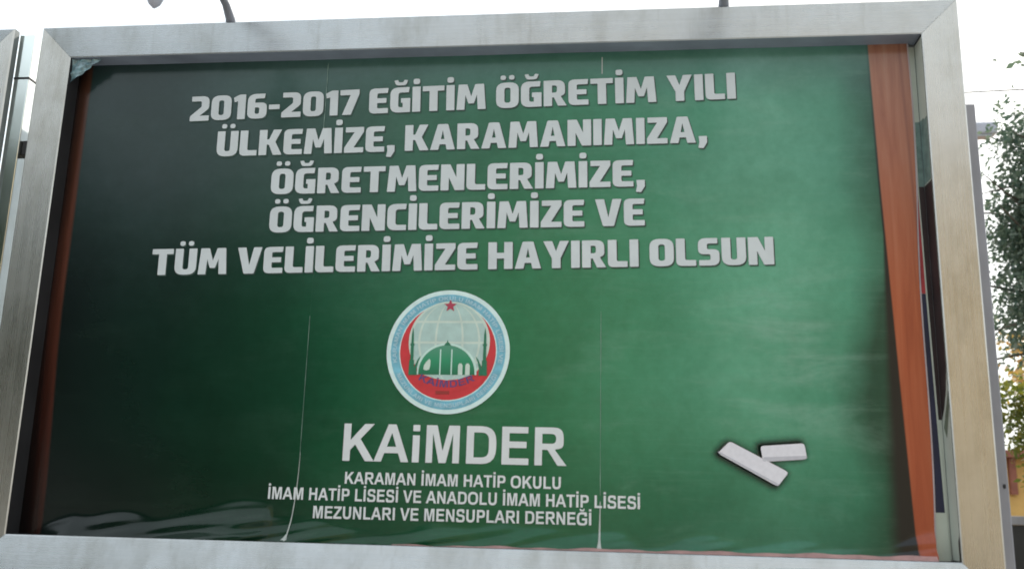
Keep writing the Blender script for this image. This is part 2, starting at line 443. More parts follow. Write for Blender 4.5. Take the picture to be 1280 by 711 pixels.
# ------------------------------------------------------------ older posters under the new one, painted reflections on the right return
OLD = [plain('old_paper_and_pale_reflection', (0.52, 0.56, 0.49), 0.5, 0, 0.08, 6), plain('return_reflection_teal', (0.16, 0.24, 0.22), 0.5, 0, 0.35, 25),
       plain('return_reflection_brown', (0.030, 0.017, 0.018), 0.5, 0, 0.4, 9), plain('old_poster_red_ink', (0.42, 0.035, 0.045), 0.5, 0, 0.2, 8),
       plain('old_poster_navy_ink', (0.012, 0.014, 0.045), 0.5, 0, 0.2, 8), plain('old_poster_pink_ink', (0.40, 0.23, 0.22), 0.5, 0, 0.25, 15),
       plain('return_reflection_olive', (0.14, 0.17, 0.12), 0.5, 0, 0.25, 15)]
def poly_xz(name, quads, y, mats, parent):
    v = []; f = []; idx = []
    for pts, yy, mi in quads:
        k = len(v); v += [(a, y + yy, Z0 + b) for a, b in pts]; f.append(tuple(range(k, k + len(pts)))); idx.append(mi)
    o = pydata(name, v, f, mats, parent, idx=idx)
    bm = bmesh.new(); bm.from_mesh(o.data)
    for fc in bm.faces:
        if fc.normal.y > 0: fc.normal_flip()
    bm.to_mesh(o.data); bm.free()
    return o
q = [([(1.60, 0.003), (1.765, 0.003), (1.765, 1.99), (1.60, 1.99)], 0.0, 0),
     ([(1.7655, 0.003), (W2 + 0.03, 0.003), (W2 + 0.03, 1.99), (1.7655, 1.99)], -0.0005, 0)]
def poly_yz(name, quads, x, mats):
    v = []; f = []; idx = []
    for pts, xx, mi in quads:
        k = len(v); v += [(x + xx, a, Z0 + b) if xx > -1 else (a, 0.0982 + (-2 - xx) , Z0 + b) for a, b in pts]; f.append(tuple(range(k, k + len(pts)))); idx.append(mi)
    o = pydata(name, v, f, mats, None, idx=idx)
    bm = bmesh.new(); bm.from_mesh(o.data)
    for fc in bm.faces:
        if fc.normal.x + fc.normal.y > 0: fc.normal_flip()
    bm.to_mesh(o.data); bm.free()
    return o
o = poly_yz('old_poster_and_reflection', [([(0.006, 0.004), (0.094, 0.004), (0.094, 1.99), (0.006, 1.99)], 0, 0),
    ([(0.010, 1.405), (0.093, 1.405), (0.093, 1.668), (0.048, 1.665), (0.040, 1.655), (0.010, 1.66)], -0.0008, 1),
    ([(0.008, 1.40), (0.093, 1.40), (0.093, 0.50), (0.060, 0.54), (0.030, 0.60), (0.008, 0.68)], -0.0008, 2),
    ([(0.008, 0.60), (0.080, 0.47), (0.055, 0.43), (0.008, 0.54)], -0.0008, 6),
    ([(0.006, 0.004), (0.020, 0.004), (0.020, 0.07), (0.006, 0.09)], -0.0008, 2),
    ([(1.60, 0.004), (W2 - .002, 0.004), (W2 - .002, 0.50), (1.60, 0.50)], -2.0, 0), ([(1.60, 0.501), (W2 - .002, 0.501), (W2 - .002, 1.40), (1.60, 1.40)], -2.0, 2),
    ([(1.60, 1.401), (W2 - .002, 1.401), (W2 - .002, 1.667), (1.60, 1.667)], -2.0, 1), ([(1.60, 1.668), (W2 - .002, 1.668), (W2 - .002, 1.99), (1.60, 1.99)], -2.0, 0)], W2 - 0.0012, OLD)  # colour patches stand in for what the steel return reflects
tag(o, 'pale green and dark brown reflections painted on the inner side of the right frame rail', 'poster', 'older posters pasted below the new one and painted reflections')
o = poly_xz('old_poster_and_reflection', [([(1.55, 0.0), (1.766, 0.0), (1.7585, 0.5), (1.752, 1.0), (1.749, 1.4), (1.754, 1.75), (1.60, 1.75)], 0, 0),
    ([(1.60, 1.405), (1.744, 1.405), (1.746, 0.975), (1.60, 0.975)], -0.0008, 3),
    ([(1.60, 0.974), (1.746, 0.974), (1.752, 0.5), (1.757, 0.168), (1.60, 0.168)], -0.0008, 4)], 0.0945, OLD, None)
tag(o, 'older poster with white margin, red and navy edge showing right of the printed wooden strip', 'poster', 'older posters pasted below the new one and painted reflections')

# ------------------------------------------------------------ the chalkboard poster
PO = empty('poster', (0, 0.085, Z0), 'green chalkboard poster with white lettering, round emblem and two printed chalks', 'poster')
PY = 0.086
def curl(x, z):
    """how far the loose lower edge stands off the board"""
    n1 = mnoise.noise(Vector((x * 1.9, 3.1, 0))); n2 = mnoise.noise(Vector((x * 5.0, 7.7, 0)))
    h = (0.125 if x < -0.75 else 0.075) + 0.075 * n1 + 0.045 * n2
    h *= 1.0 if x > -1.55 else max(0.0, (x + 1.72) / 0.17)
    h = max(h, 0.008)
    if z < h:
        t = (h - z)
        s_ = z - 0.16 * x                                        # folds climb gently to the right
        f1 = mnoise.noise(Vector((x * 2.2, s_ * 30.0, 2.0))); f2 = mnoise.noise(Vector((x * 5.0, s_ * 70.0, 9.0)))
        en = t * t / (t + 0.05)
        return max(0.0, min(en * (0.55 + 0.30 * f1) + (0.0035 * f1 + 0.0011 * f2) * min(1, t / 0.03), 0.06))
    return 0.0
def surf_y(x, z):
    w_ = 0.0016 * math.sin(x * 3.1 + 1.0) * math.cos(z * 2.0) + 0.0008 * math.sin(x * 9 + z * 4)
    for sx in (-0.647, 0.521):
        w_ -= 0.0003 * math.exp(-((x - sx) / 0.03) ** 2)
    return PY + w_ - curl(x, z)

def sheet(x0, x1, xr=None):
    nx = int((x1 - x0) / 0.011) + 1
    zs = [i * 0.006 for i in range(40)] + [0.24 + i * 0.0352 for i in range(50 + 1)]
    v = []; f = []
    for z in zs:
        t = z / 2.0
        for i in range(nx + 1):
            x = x0 + (x1 - x0) * i / nx
            if xr and x > x1 - 0.3:
                # the right edge is cut slightly askew
                e = xr(t); x = x1 - 0.3 + (x - (x1 - 0.3)) * (e - x1 + 0.3) / 0.3
            v.append((x, surf_y(x, z), Z0 + z))
    for j in range(len(zs) - 1):
        for i in range(nx):
            a = j * (nx + 1) + i
            f.append((a, a + 1, a + nx + 2, a + nx + 1))
    o = pydata('paper_sheet', v, f, CHALKBOARD, PO, True)
    return o
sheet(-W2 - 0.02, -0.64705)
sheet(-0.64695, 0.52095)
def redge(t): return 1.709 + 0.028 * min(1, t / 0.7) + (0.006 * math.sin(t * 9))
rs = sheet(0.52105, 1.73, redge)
# white cut edge of the right sheet
v = []; f = []
for i in range(41):
    t = i / 40; e = redge(t)
    v += [(e + 0.0002, PY - 0.001, Z0 + 2 * t), (e + 0.0055, PY - 0.0008, Z0 + 2 * t)]
    if i: k = 2 * i; f.append((k - 2, k - 1, k + 1, k))
EDGE = plain('paper_cut_edge', (0.42, 0.36, 0.38), 0.6)
pydata('sheet_edge', v, f, EDGE, PO)

SEAM = plain('seam_glue_line', (0.20, 0.30, 0.25), 0.45, 0, 0.3, 20)
SEAMW = plain('loose_seam_paper', (0.46, 0.50, 0.47), 0.5, 0, 0.15, 20)
def seam(pts, wd, mat, wob=0.0):
    v = []; f = []
    for i, (x, z, k) in enumerate(pts):
        dx = wob * math.sin(i * 1.7)
        y = surf_y(x, z) - 0.0022
        v += [(x - wd * k + dx, y, Z0 + z), (x + wd * k + dx, y - 0.0004, Z0 + z)]
        if i: q_ = 2 * i; f.append((q_ - 2, q_ - 1, q_ + 1, q_))
    pydata('seam', v, f, mat, PO)
seam([(-0.647 + 0.0006 * math.sin(i), 1.62 + i * 0.019, 0.5 if i % 3 else 0.8) for i in range(20)], 0.0022, SEAM)
seam([(-0.647, 0.33 + i * 0.05, 0.25 + 0.30 * math.sin(i * .8) ** 2) for i in range(12)], 0.0020, SEAM)
seam([(-0.646 - 0.030 * (1 - i / 14) ** 2.2, 0.003 + i * 0.024, 1.0 - i * 0.055) for i in range(15)], 0.0028, SEAMW)
seam([(-0.680, 0.006, 2.4), (-0.676, 0.014, 1.5), (-0.672, 0.028, 0.6)], 0.0050, SEAMW)
seam([(0.522, 1.90 + i * 0.015, 0.8) for i in range(6)], 0.0030, SEAMW)
seam([(0.521, 0.20 + i * 0.05, 0.3 + 0.3 * math.sin(i * .6 + 1) ** 2) for i in range(15)], 0.0020, SEAM)
seam([(0.518 + 0.003 * i / 8, 0.002 + i * 0.022, (2.0, 1.1, .7, .6, .6, .5, .4, .4, .35)[i]) for i in range(9)], 0.0050, SEAMW)
# pink scrap of the older paper sticking out over the lower lip
v = []; f = []
for i in range(61):
    x = -0.25 + i * 1.95 / 60
    h = 0.004 + 0.013 * (i / 60) + 0.004 * math.sin(i * .9) * math.sin(i * .37)
    v += [(x, 0.012, Z0 + 0.0015), (x, 0.030, Z0 + h)]
    if i: k = 2 * i; f.append((k - 2, k, k + 1, k - 1))
o = pydata('paper_scrap', v, f, OLD[5], None)
tag(o, 'thin torn pinkish strip of old paper along the lower frame rail', 'paper scrap')
# crumpled film in the upper left corner
bm = bmesh.new()
rows = []
for j in range(9):
    row = []
    for i in range(9):
        if i + j > 8: row.append(None); continue
        row.append(bm.verts.new((-W2 + 0.002 + i * 0.0165, 0.010 + random.uniform(0, 0.014), Z0 + HT - 0.003 - j * 0.0135)))
    rows.append(row)
for j in range(8):
    for i in range(8):
        a, b, c, d = rows[j][i], rows[j][i + 1], rows[j + 1][i], rows[j + 1][i + 1] if rows[j + 1][i + 1] else None
        if a and b and c: bm.faces.new((a, c, b))
        if b and c and d: bm.faces.new((b, c, d))
FILM = plain('crumpled_film', (0.16, 0.26, 0.29), 0.22, 0, 0.5, 60, 0.8)
tag(from_bm('plastic_film', bm, FILM), 'crumpled scrap of bluish film in the upper left corner of the frame', 'film scrap')

# ------------------------------------------------------------ lettering
GL = {}
def G(ch, w_, *cs): GL[ch] = (w_, cs)
def rect(x0, y0, x1, y1, r=2): return [(x0, y0, r), (x0, y1, r), (x1, y1, r), (x1, y0, r)]
def dot(cx, cy, r): return [(cx - r, cy - r, r * .8), (cx - r, cy + r, r * .8), (cx + r, cy + r, r * .8), (cx + r, cy - r, r * .8)]
Eo = [(64, 0, 2), (0, 0, 20), (0, 100, 20), (64, 100, 2), (62, 80, 2), (27, 80, 5), (27, 60, 0), (58, 60, 2), (58, 41, 2), (27, 41, 0), (27, 20, 5), (64, 20, 2)]
G('E', 64, Eo)
Gg = [(67, 0, 2), (0, 0, 28), (0, 100, 28), (64, 100, 2), (62, 79, 2), (27, 79, 10), (27, 20, 10), (42, 20, 0), (42, 38, 2), (36, 38, 2), (36, 56, 2), (67, 56, 2)]
G('\u011e', 67, Gg, [(12, 128, 2), (24, 130, 2), (28, 120, 3), (42, 120, 3), (46, 130, 2), (58, 128, 2), (52, 108, 8), (18, 108, 8)])
G('I', 27, rect(0, 0, 27, 100))
G('\u0130', 27, rect(0, 0, 27, 100), dot(13.5, 121, 11))
G('T', 72, [(23, 0, 2), (23, 80, 0), (0, 80, 2), (0, 100, 2), (72, 100, 2), (72, 80, 2), (50, 80, 0), (50, 0, 2)])
G('M', 96, [(0, 0, 2), (6, 100, 2), (35, 100, 2), (48, 52, 2), (61, 100, 2), (90, 100, 2), (96, 0, 2), (70, 0, 2), (67, 58, 0), (57, 24, 2), (39, 24, 2), (29, 58, 0), (26, 0, 2)])
G('R', 73, [(0, 0, 2), (0, 100, 2), (69, 100, 26), (69, 45, 14), (55, 37, 2), (74, 0, 2), (46, 0, 2), (33, 33, 0), (27, 33, 0), (27, 0, 2)], [(27, 80, 1), (43, 80, 7), (43, 52, 7), (27, 52, 1)])
Oo = [(0, 0, 30), (0, 100, 30), (74, 100, 30), (74, 0, 30)]; Oi = [(27, 20, 12), (27, 80, 12), (47, 80, 12), (47, 20, 12)]
G('O', 74, Oo, Oi)
G('\u00d6', 74, Oo, Oi, dot(23, 120, 9), dot(51, 120, 9))
Uo = [(0, 100, 2), (0, 0, 30), (73, 0, 30), (73, 100, 2), (46, 100, 2), (46, 20, 10), (27, 20, 10), (27, 100, 2)]
G('U', 73, Uo)
G('\u00dc', 73, Uo, dot(22, 120, 9), dot(51, 120, 9))
G('Y', 80, [(0, 100, 2), (28, 100, 2), (40, 62, 1), (52, 100, 2), (80, 100, 2), (54, 36, 2), (54, 0, 2), (27, 0, 2), (27, 36, 2)])
G('L', 60, [(0, 100, 2), (0, 0, 18), (60, 0, 2), (60, 21, 2), (27, 21, 6), (27, 100, 2)])
G('K', 78, [(0, 0, 2), (0, 100, 2), (27, 100, 2), (27, 62, 0), (34, 62, 2), (48, 100, 2), (77, 100, 2), (56, 52, 2), (80, 0, 2), (50, 0, 2), (34, 41, 2), (27, 41, 0), (27, 0, 2)])
G('Z', 65, [(0, 0, 2), (0, 20, 2), (33, 80, 0), (3, 80, 2), (3, 100, 2), (65, 100, 2), (65, 81, 2), (32, 20, 0), (65, 20, 2), (65, 0, 2)])
G(',', 28, [(0, -20, 2), (4, 2, 0), (2, 24, 2), (28, 24, 2), (28, 0, 2), (16, -22, 2)])
G('A', 82, [(0, 0, 2), (24, 100, 4), (58, 100, 4), (82, 0, 2), (55, 0, 2), (51, 21, 0), (31, 21, 0), (27, 0, 2)], [(35, 41, 1), (41, 76, 1), (47, 41, 1)])
G('N', 76, [(0, 0, 2), (0, 100, 2), (30, 100, 2), (50, 50, 0), (50, 100, 2), (76, 100, 2), (76, 0, 2), (46, 0, 2), (26, 50, 0), (26, 0, 2)])
G('V', 82, [(0, 100, 2), (28, 100, 2), (41, 32, 1), (54, 100, 2), (82, 100, 2), (58, 0, 3), (24, 0, 3)])
G('S', 64, [(2, 0, 2), (64, 0, 24), (64, 59, 20), (27, 59, 5), (27, 80, 5), (59, 80, 2), (59, 100, 2), (0, 100, 24), (0, 41, 20), (37, 41, 5), (37, 20, 5), (2, 20, 2)])
G('H', 77, [(0, 0, 2), (0, 100, 2), (27, 100, 2), (27, 60, 0), (50, 60, 0), (50, 100, 2), (77, 100, 2), (77, 0, 2), (50, 0, 2), (50, 39, 0), (27, 39, 0), (27, 0, 2)])
G('C', 62, [(62, 0, 2), (0, 0, 28), (0, 100, 28), (62, 100, 2), (60, 79, 2), (27, 79, 10), (27, 20, 10), (62, 20, 2)])
G('2', 66, [(0, 0, 2), (0, 20, 3), (38, 57, 2), (38, 80, 6), (3, 80, 2), (3, 100, 2), (65, 100, 24), (65, 50, 8), (34, 21, 1), (66, 21, 2), (66, 0, 2)])
G('0', 70, [(0, 0, 28), (0, 100, 28), (70, 100, 28), (70, 0, 28)], [(26, 20, 10), (26, 80, 10), (44, 80, 10), (44, 20, 10)])
G('1', 42, [(15, 0, 2), (15, 73, 1), (3, 69, 2), (0, 88, 2), (20, 100, 2), (42, 100, 2), (42, 0, 2)])
G('6', 67, [(0, 0, 26), (0, 100, 30), (60, 100, 2), (58, 81, 2), (26, 81, 10), (26, 64, 0), (67, 64, 24), (67, 0, 24)], [(26, 45, 2), (41, 45, 6), (41, 19, 6), (26, 19, 6)])
G('-', 37, rect(0, 35, 37, 54))
G('7', 65, [(0, 100, 2), (65, 100, 2), (65, 82, 4), (38, 0, 2), (8, 0, 2), (35, 79, 0), (0, 79, 2)])

def rounded(pts):
    out = []
    n = len(pts)
    for i in range(n):
        p = Vector(pts[i][:2]); a = Vector(pts[i - 1][:2]); b = Vector(pts[(i + 1) % n][:2]); r = pts[i][2]
        if r <= 0: out.append(p); continue
        la, lb = (a - p).length, (b - p).length
        r = min(r, la * .49, lb * .49)
        s = p + (a - p).normalized() * r; e = p + (b - p).normalized() * r
        k = 5 if r > 8 else 2
        for j in range(k + 1):
            t = j / k
            out.append(s * (1 - t) ** 2 + p * 2 * t * (1 - t) + e * t * t)
    return out

def fill_contours(contours):
    """flat triangulation of closed contours (holes by even-odd) through a 2D curve"""
    cu = bpy.data.curves.new('tmp_outline', 'CURVE'); cu.dimensions = '2D'; cu.fill_mode = 'BOTH'; cu.extrude = 0
    for c in contours:
        s = cu.splines.new('POLY'); s.points.add(len(c) - 1)
        for i, p in enumerate(c): s.points[i].co = (p[0], p[1], 0, 1)
        s.use_cyclic_u = True
    ob = bpy.data.objects.new('tmp_outline', cu); COL.objects.link(ob)
    return eval_flat(ob)

def eval_flat(ob):
    dg = bpy.context.evaluated_depsgraph_get()
    ev = ob.evaluated_get(dg); me = ev.to_mesh()
    vs = [tuple(v.co) for v in me.vertices]; fs = [tuple(p.vertices) for p in me.polygons]
    ev.to_mesh_clear()
    d = ob.data; bpy.data.objects.remove(ob); bpy.data.curves.remove(d)
    return vs, fs

def lay_text(name, vs, fs, p0, p1, cap, mat, parent, lift, capunits=100.0, off=(0, 0)):
    """put flat glyph geometry on the poster between two baseline points"""
    xs = [v[0] for v in vs]; x0, x1 = min(xs), max(xs)
    dx, dz = p1[0] - p0[0], p1[1] - p0[1]
    Ln = math.hypot(dx, dz); ex, ez = dx / Ln, dz / Ln
    out = []
    for a, b, _ in vs:
        s = (a - x0) / (x1 - x0) * Ln; t = b / capunits * cap
        X = p0[0] + ex * s - ez * t + off[0]; Z = p0[1] + ez * s + ex * t + off[1]
        out.append((X, surf_y(X, Z) - lift, Z0 + Z))
    me = bpy.data.meshes.new(name)
    bm = bmesh.new()
    bv = [bm.verts.new(p) for p in out]
    for q_ in fs:
        try: bm.faces.new([bv[i] for i in q_])
        except ValueError: pass
    for fc in bm.faces:
        fc.normal_update()
        if fc.normal.y > 0: fc.normal_flip()
    bm.to_mesh(me); bm.free()
    return link(name, me, mat, parent)

def headline(text, p0, p1, cap):
    x = 0; cs = []
    for ch in text:
        if ch == ' ': x += 27; continue
        w_, con = GL[ch]
        for c in con: cs.append([(p.x + x, p.y) for p in rounded(c)])
        x += w_ + 7
    vs, fs = fill_contours(cs)
    lay_text('lettering_shadow', vs, fs, p0, p1, cap, SHADOW_PRINT, PO, 0.0018, off=(0.0045, -0.0055))
    return lay_text('lettering', vs, fs, p0, p1, cap, GREY_PRINT, PO, 0.0028)

headline('2016-2017 E\u011e\u0130T\u0130M \u00d6\u011eRET\u0130M YILI', (-1.243, 1.728), (1.062, 1.779), 0.113)
headline('\u00dcLKEM\u0130ZE, KARAMANIMIZA,', (-1.109, 1.566), (0.943, 1.594), 0.113)
headline('\u00d6\u011eRETMENLER\u0130M\u0130ZE,', (-0.856, 1.395), (0.694, 1.411), 0.112)
headline('\u00d6\u011eRENC\u0130LER\u0130M\u0130ZE VE', (-0.849, 1.229), (0.693, 1.248), 0.112)
headline('T\u00dcM VEL\u0130LER\u0130M\u0130ZE HAYIRLI OLSUN', (-1.341, 1.049), (1.189, 1.088), 0.111)

GB = {}
def B(ch, adv, *cs): GB[ch] = (adv, [[(p if len(p) == 3 else (p[0], p[1], 1)) for p in c] for c in cs])
B('K', 101, [(10, 0), (10, 100), (31, 100), (31, 56), (71, 100), (99, 100), (60, 59), (102, 0), (76, 0), (45, 44), (31, 29), (31, 0)])
B('A', 101, [(0, 0), (39, 100), (62, 100), (101, 0), (79, 0), (70, 23), (30, 23), (22, 0)], [(37, 40), (50.5, 77), (64, 40)])
B('i', 39, [(10, 0), (10, 72), (30, 72), (30, 0)], [(10, 83), (10, 100), (30, 100), (30, 83)])
B('M', 116, [(10, 0), (10, 100), (41, 100), (58, 32), (75, 100), (106, 100), (106, 0), (87, 0), (87, 79), (68, 0), (48, 0), (29, 79), (29, 0)])
B('D', 101, [(10, 0), (10, 100), (95, 100, 48), (95, 0, 48)], [(31, 17), (31, 83), (74, 83, 30), (74, 17, 30)])
B('E', 93, [(10, 0), (10, 100), (84, 100), (84, 83), (31, 83), (31, 61), (80, 61), (80, 44), (31, 44), (31, 17), (86, 17), (86, 0)])
B('R', 101, [(10, 0), (10, 100), (91, 100, 28), (91, 46, 22), (66, 42, 4), (100, 0), (75, 0), (46, 41), (31, 41), (31, 0)], [(31, 83), (70, 83, 13), (70, 57, 13), (31, 57)])
B('N', 101, [(10, 0), (10, 100), (30, 100), (71, 33), (71, 100), (90, 100), (90, 0), (69, 0), (29, 65), (29, 0)])
B('I', 41, [(10, 0), (10, 100), (31, 100), (31, 0)])
B('\u0130', 41, [(10, 0), (10, 100), (31, 100), (31, 0)], [(10, 109), (10, 127), (31, 127), (31, 109)])
B('H', 101, [(10, 0), (10, 100), (31, 100), (31, 61), (70, 61), (70, 100), (91, 100), (91, 0), (70, 0), (70, 43), (31, 43), (31, 0)])
B('T', 85, [(2, 83), (2, 100), (83, 100), (83, 83), (53, 83), (53, 0), (32, 0), (32, 83)])
B('P', 93, [(10, 0), (10, 100), (87, 100, 30), (87, 37, 30), (31, 37), (31, 0)], [(31, 83), (66, 83, 14), (66, 54, 14), (31, 54)])
B('O', 109, [(5, -2, 49), (5, 102, 49), (104, 102, 49), (104, -2, 49)], [(27, 16, 30), (27, 84, 30), (82, 84, 30), (82, 16, 30)])
B('U', 101, [(10, 100), (10, -2, 40), (91, -2, 40), (91, 100), (70, 100), (70, 17, 20), (31, 17, 20), (31, 100)])
B('L', 85, [(10, 0), (10, 100), (31, 100), (31, 17), (81, 17), (81, 0)])
B('S', 93, [(5, 30), (8, -2, 30), (88, -2, 34), (88, 56, 26), (30, 62, 8), (30, 84, 8), (64, 84, 10), (64, 70), (84, 71), (82, 102, 32), (10, 102, 32), (10, 46, 26), (68, 40, 8), (68, 16, 8), (27, 16, 12), (25, 32)])
B('V', 93, [(0, 100), (22, 100), (47, 26), (71, 100), (93, 100), (57, 0), (36, 0)])
B('Z', 85, [(2, 0), (2, 18), (54, 83), (6, 83), (6, 100), (81, 100), (81, 84), (28, 17), (83, 17), (83, 0)])
B('\u011e', 109, [(54, 54), (102, 54), (102, 12, 6), (80, -2, 10), (6, -2, 48), (6, 102, 48), (100, 102, 40), (99, 70), (78, 68), (74, 84, 14), (27, 84, 30), (27, 16, 30), (80, 14, 12), (81, 37), (54, 37)],
  [(32, 129), (42, 129), (46, 120, 4), (64, 120, 4), (68, 129), (78, 129), (73, 108, 10), (37, 108, 10)])
def plain_text(text):
    x = 0; cs = []
    for ch in text:
        if ch == ' ': x += 40; continue
        adv, con = GB[ch]
        for c in con: cs.append([(p.x + x, p.y) for p in rounded(c)])
        x += adv
    return fill_contours(cs)
def small_text(name, text, p0, p1, cap, mat, parent, lift, off=0, space=1.0):
    vs, fs = plain_text(text)
    return lay_text(name, vs, fs, p0, p1, cap, mat, parent, lift)
small_text('lettering', 'KAiMDER', (-0.476, 0.309), (0.393, 0.306), 0.143, WHITE_PRINT, PO, 0.0028, 0.026)
small_text('lettering', 'KARAMAN \u0130MAM HAT\u0130P OKULU', (-0.461, 0.222), (0.373, 0.220), 0.045, WHITE_PRINT, PO, 0.0028, 0.018)
small_text('lettering', '\u0130MAM HAT\u0130P L\u0130SES\u0130 VE ANADOLU \u0130MAM HAT\u0130P L\u0130SES\u0130', (-0.762, 0.158), (0.668, 0.154), 0.046, WHITE_PRINT, PO, 0.0028, 0.018)
small_text('lettering', 'MEZUNLARI VE MENSUPLARI DERNE\u011e\u0130', (-0.578, 0.090), (0.488, 0.091), 0.046, WHITE_PRINT, PO, 0.0028, 0.018)

# ------------------------------------------------------------ emblem
EX, EZ = -0.078, 0.739
EM = bpy.data.objects.new('emblem', None); COL.objects.link(EM); EM.parent = PO
EM.location = (EX, 0, EZ - 0.0)
def ecirc(cx, cz, r, n=72, a0=0, a1=2 * math.pi): return [(cx + r * math.cos(a0 + (a1 - a0) * i / n), cz + r * math.sin(a0 + (a1 - a0) * i / n)) for i in range(n)]
def epoly(name, contours, lift, mat, par=None):
    vs, fs = fill_contours(contours)
    out = [(EX + a, PY - 0.0035 - lift, Z0 + EZ + b) for a, b, _ in vs]
    me = bpy.data.meshes.new(name); bm = bmesh.new(); bv = [bm.verts.new(p) for p in out]
    for q_ in fs:
        try: bm.faces.new([bv[i] for i in q_])
        except ValueError: pass
    for fc in bm.faces:
        fc.normal_update()
        if fc.normal.y > 0: fc.normal_flip()
    bm.to_mesh(me); bm.free()
    me.materials.append(mat)
    o = bpy.data.objects.new(name, me); COL.objects.link(o)
    o.parent = par or EM
    o.matrix_parent_inverse = Matrix.Translation((-EX, -0.085, -Z0 - EZ))
    return o
def ink(name, col, var=0.08): return plain(name, col, 0.4, 0, var, 25, 0.5)
I_MINT = ink('emblem_mint_ink', (0.68, 0.84, 0.82)); I_BLUE = ink('emblem_blue_ink', (0.19, 0.48, 0.60), 0.2)
I_RED = ink('emblem_red_ink', (0.60, 0.035, 0.045)); I_GLOBE = ink('emblem_globe_ink', (0.44, 0.60, 0.56), 0.10)
I_GRID = ink('emblem_grid_ink', (0.58, 0.78, 0.70)); I_PALE = ink('emblem_pale_ink', (0.60, 0.70, 0.62)); I_PURPLE = ink('emblem_purple_ink', (0.12, 0.06, 0.19))
I_DK = ink('emblem_dark_green_ink', (0.02, 0.17, 0.09)); I_STAR = ink('emblem_star_ink', (0.42, 0.05, 0.09)); I_LB = ink('emblem_letter_ink', (0.44, 0.64, 0.72))
I_RD2 = ink('emblem_dull_red_ink', (0.33, 0.035, 0.03))
def dome_ink():
    m, nt, p = new_mat('emblem_dome_ink')
    tc = N(nt, 'ShaderNodeTexCoord'); sp = N(nt, 'ShaderNodeSeparateXYZ'); L(nt, tc.outputs['Object'], sp.inputs[0])
    z = M(nt, 'SUBTRACT', sp.outputs['Z'], Z0 + EZ)
    c = ramp(nt, M(nt, 'MULTIPLY', M(nt, 'ADD', z, 0.09), 1 / 0.12), [(0, (0.012, 0.16, 0.075)), (0.45, (0.025, 0.27, 0.13)), (1, (0.10, 0.30, 0.20))])
    L(nt, c, p.inputs['Base Color']); p.inputs['Roughness'].default_value = 0.4
    return m
I_DOME = dome_ink()
RR = 0.2455
epoly('rim', [ecirc(0, 0, RR)], 0, I_MINT)
epoly('ring_band', [ecirc(0, 0, 0.2285)], 0.0004, I_BLUE)
epoly('inner_rim', [ecirc(0, 0, 0.195)], 0.0008, I_MINT)
epoly('crescent', [ecirc(0, 0, 0.191)], 0.0012, I_RED)
GX, GZ, GR = 0.004, 0.038, 0.162
epoly('globe', [ecirc(GX, GZ, GR)], 0.0016, I_PALE)
# six by four fields of the globe between its meridians and parallels
def globe_fields():
    cs = []
    lon = [-90, -52, -28, -3, 3, 28, 52, 90]
    lon = [-84, -50, -20, 20, 50, 84]; rows_ = [-0.98, -0.5, 0.0, 0.5, 0.98]
    lines_z = [-0.97, -0.50, -0.02, 0.49, 0.97]
    for i in range(len(lon) - 1):
        for j in range(len(lines_z) - 1):
            z0, z1 = lines_z[j] + 0.028, lines_z[j + 1] - 0.028
            a0, a1 = math.sin(R(lon[i])) , math.sin(R(lon[i + 1]))
            a0 += 0.028; a1 -= 0.028
            L_, R_ = [], []
            for k in range(7):
                z = z0 + (z1 - z0) * k / 6; w_ = math.sqrt(max(0.0, 0.965 ** 2 - z * z))
                L_.append((GX + a0 * w_ * GR, GZ + z * GR)); R_.append((GX + a1 * w_ * GR, GZ + z * GR))
            cs.append(L_ + R_[::-1])
    return cs
epoly('globe_field', globe_fields(), 0.0020, I_GLOBE)
k_ = 0.000803
def Z_(px, py): return ((px - 357) * k_, (355 - py) * k_)
dm = [Z_(215, 470)] + [Z_(354 + 139 * math.cos(math.pi - math.pi * i / 24), 462 - 137 * math.sin(math.pi * i / 24)) for i in range(25)] + [Z_(493, 470)]
epoly('dome_halo', [[(x * 1.06 + 0.001, z * 1.0 + (0.008 if z > -0.08 else 0)) for x, z in dm]], 0.0024, I_GRID)
D = epoly('dome', [dm], 0.0028, I_DOME)
epoly('finial', [[Z_(338, 326), Z_(345, 316), Z_(352, 310), Z_(355, 296), Z_(358, 310), Z_(366, 316), Z_(373, 326)]], 0.0032, I_DK, )
for x in (322, 378): epoly('rib', [[Z_(x - 3, 470), Z_(x - 3, 345), Z_(x + 3, 345), Z_(x + 3, 470)]], 0.0032, I_GRID)
epoly('window', [[Z_(240, 445), Z_(242, 425), Z_(252, 408), Z_(268, 392), Z_(274, 402), Z_(273, 430), Z_(268, 446), Z_(254, 450)]], 0.0032, I_PALE)
for x in (422, 458): epoly('window', [[Z_(x - 11, 470), Z_(x - 11, 424), Z_(x - 5, 414), Z_(x + 5, 414), Z_(x + 11, 424), Z_(x + 11, 470)]], 0.0032, I_PALE)
for x, s in ((180, 1), (540, -1)):
    epoly('minaret', [[Z_(x - 14, 473), Z_(x - 12, 400), Z_(x - 8, 398), Z_(x - 7, 330), Z_(x - 10, 326), Z_(x - 10, 318), Z_(x - 6, 316), Z_(x - 5, 272), Z_(x, 235),
                       Z_(x + 5, 272), Z_(x + 6, 316), Z_(x + 10, 318), Z_(x + 10, 326), Z_(x + 7, 330), Z_(x + 8, 398), Z_(x + 12, 400), Z_(x + 14, 473)]], 0.0032, I_DK)
    epoly('arch', [[Z_(x + s * 12, 473), Z_(x + s * 14, 430), Z_(x + s * 30, 396), Z_(x + s * 46, 376), Z_(x + s * 34, 404), Z_(x + s * 26, 440), Z_(x + s * 28, 473)]], 0.0032, I_DK)
st = []
for i in range(10):
    r_ = 0.027 if i % 2 == 0 else 0.0115
    st.append((0.004 + r_ * math.sin(math.pi * i / 5), 0.182 + r_ * math.cos(math.pi * i / 5)))
epoly('star', [st], 0.0032, I_STAR)
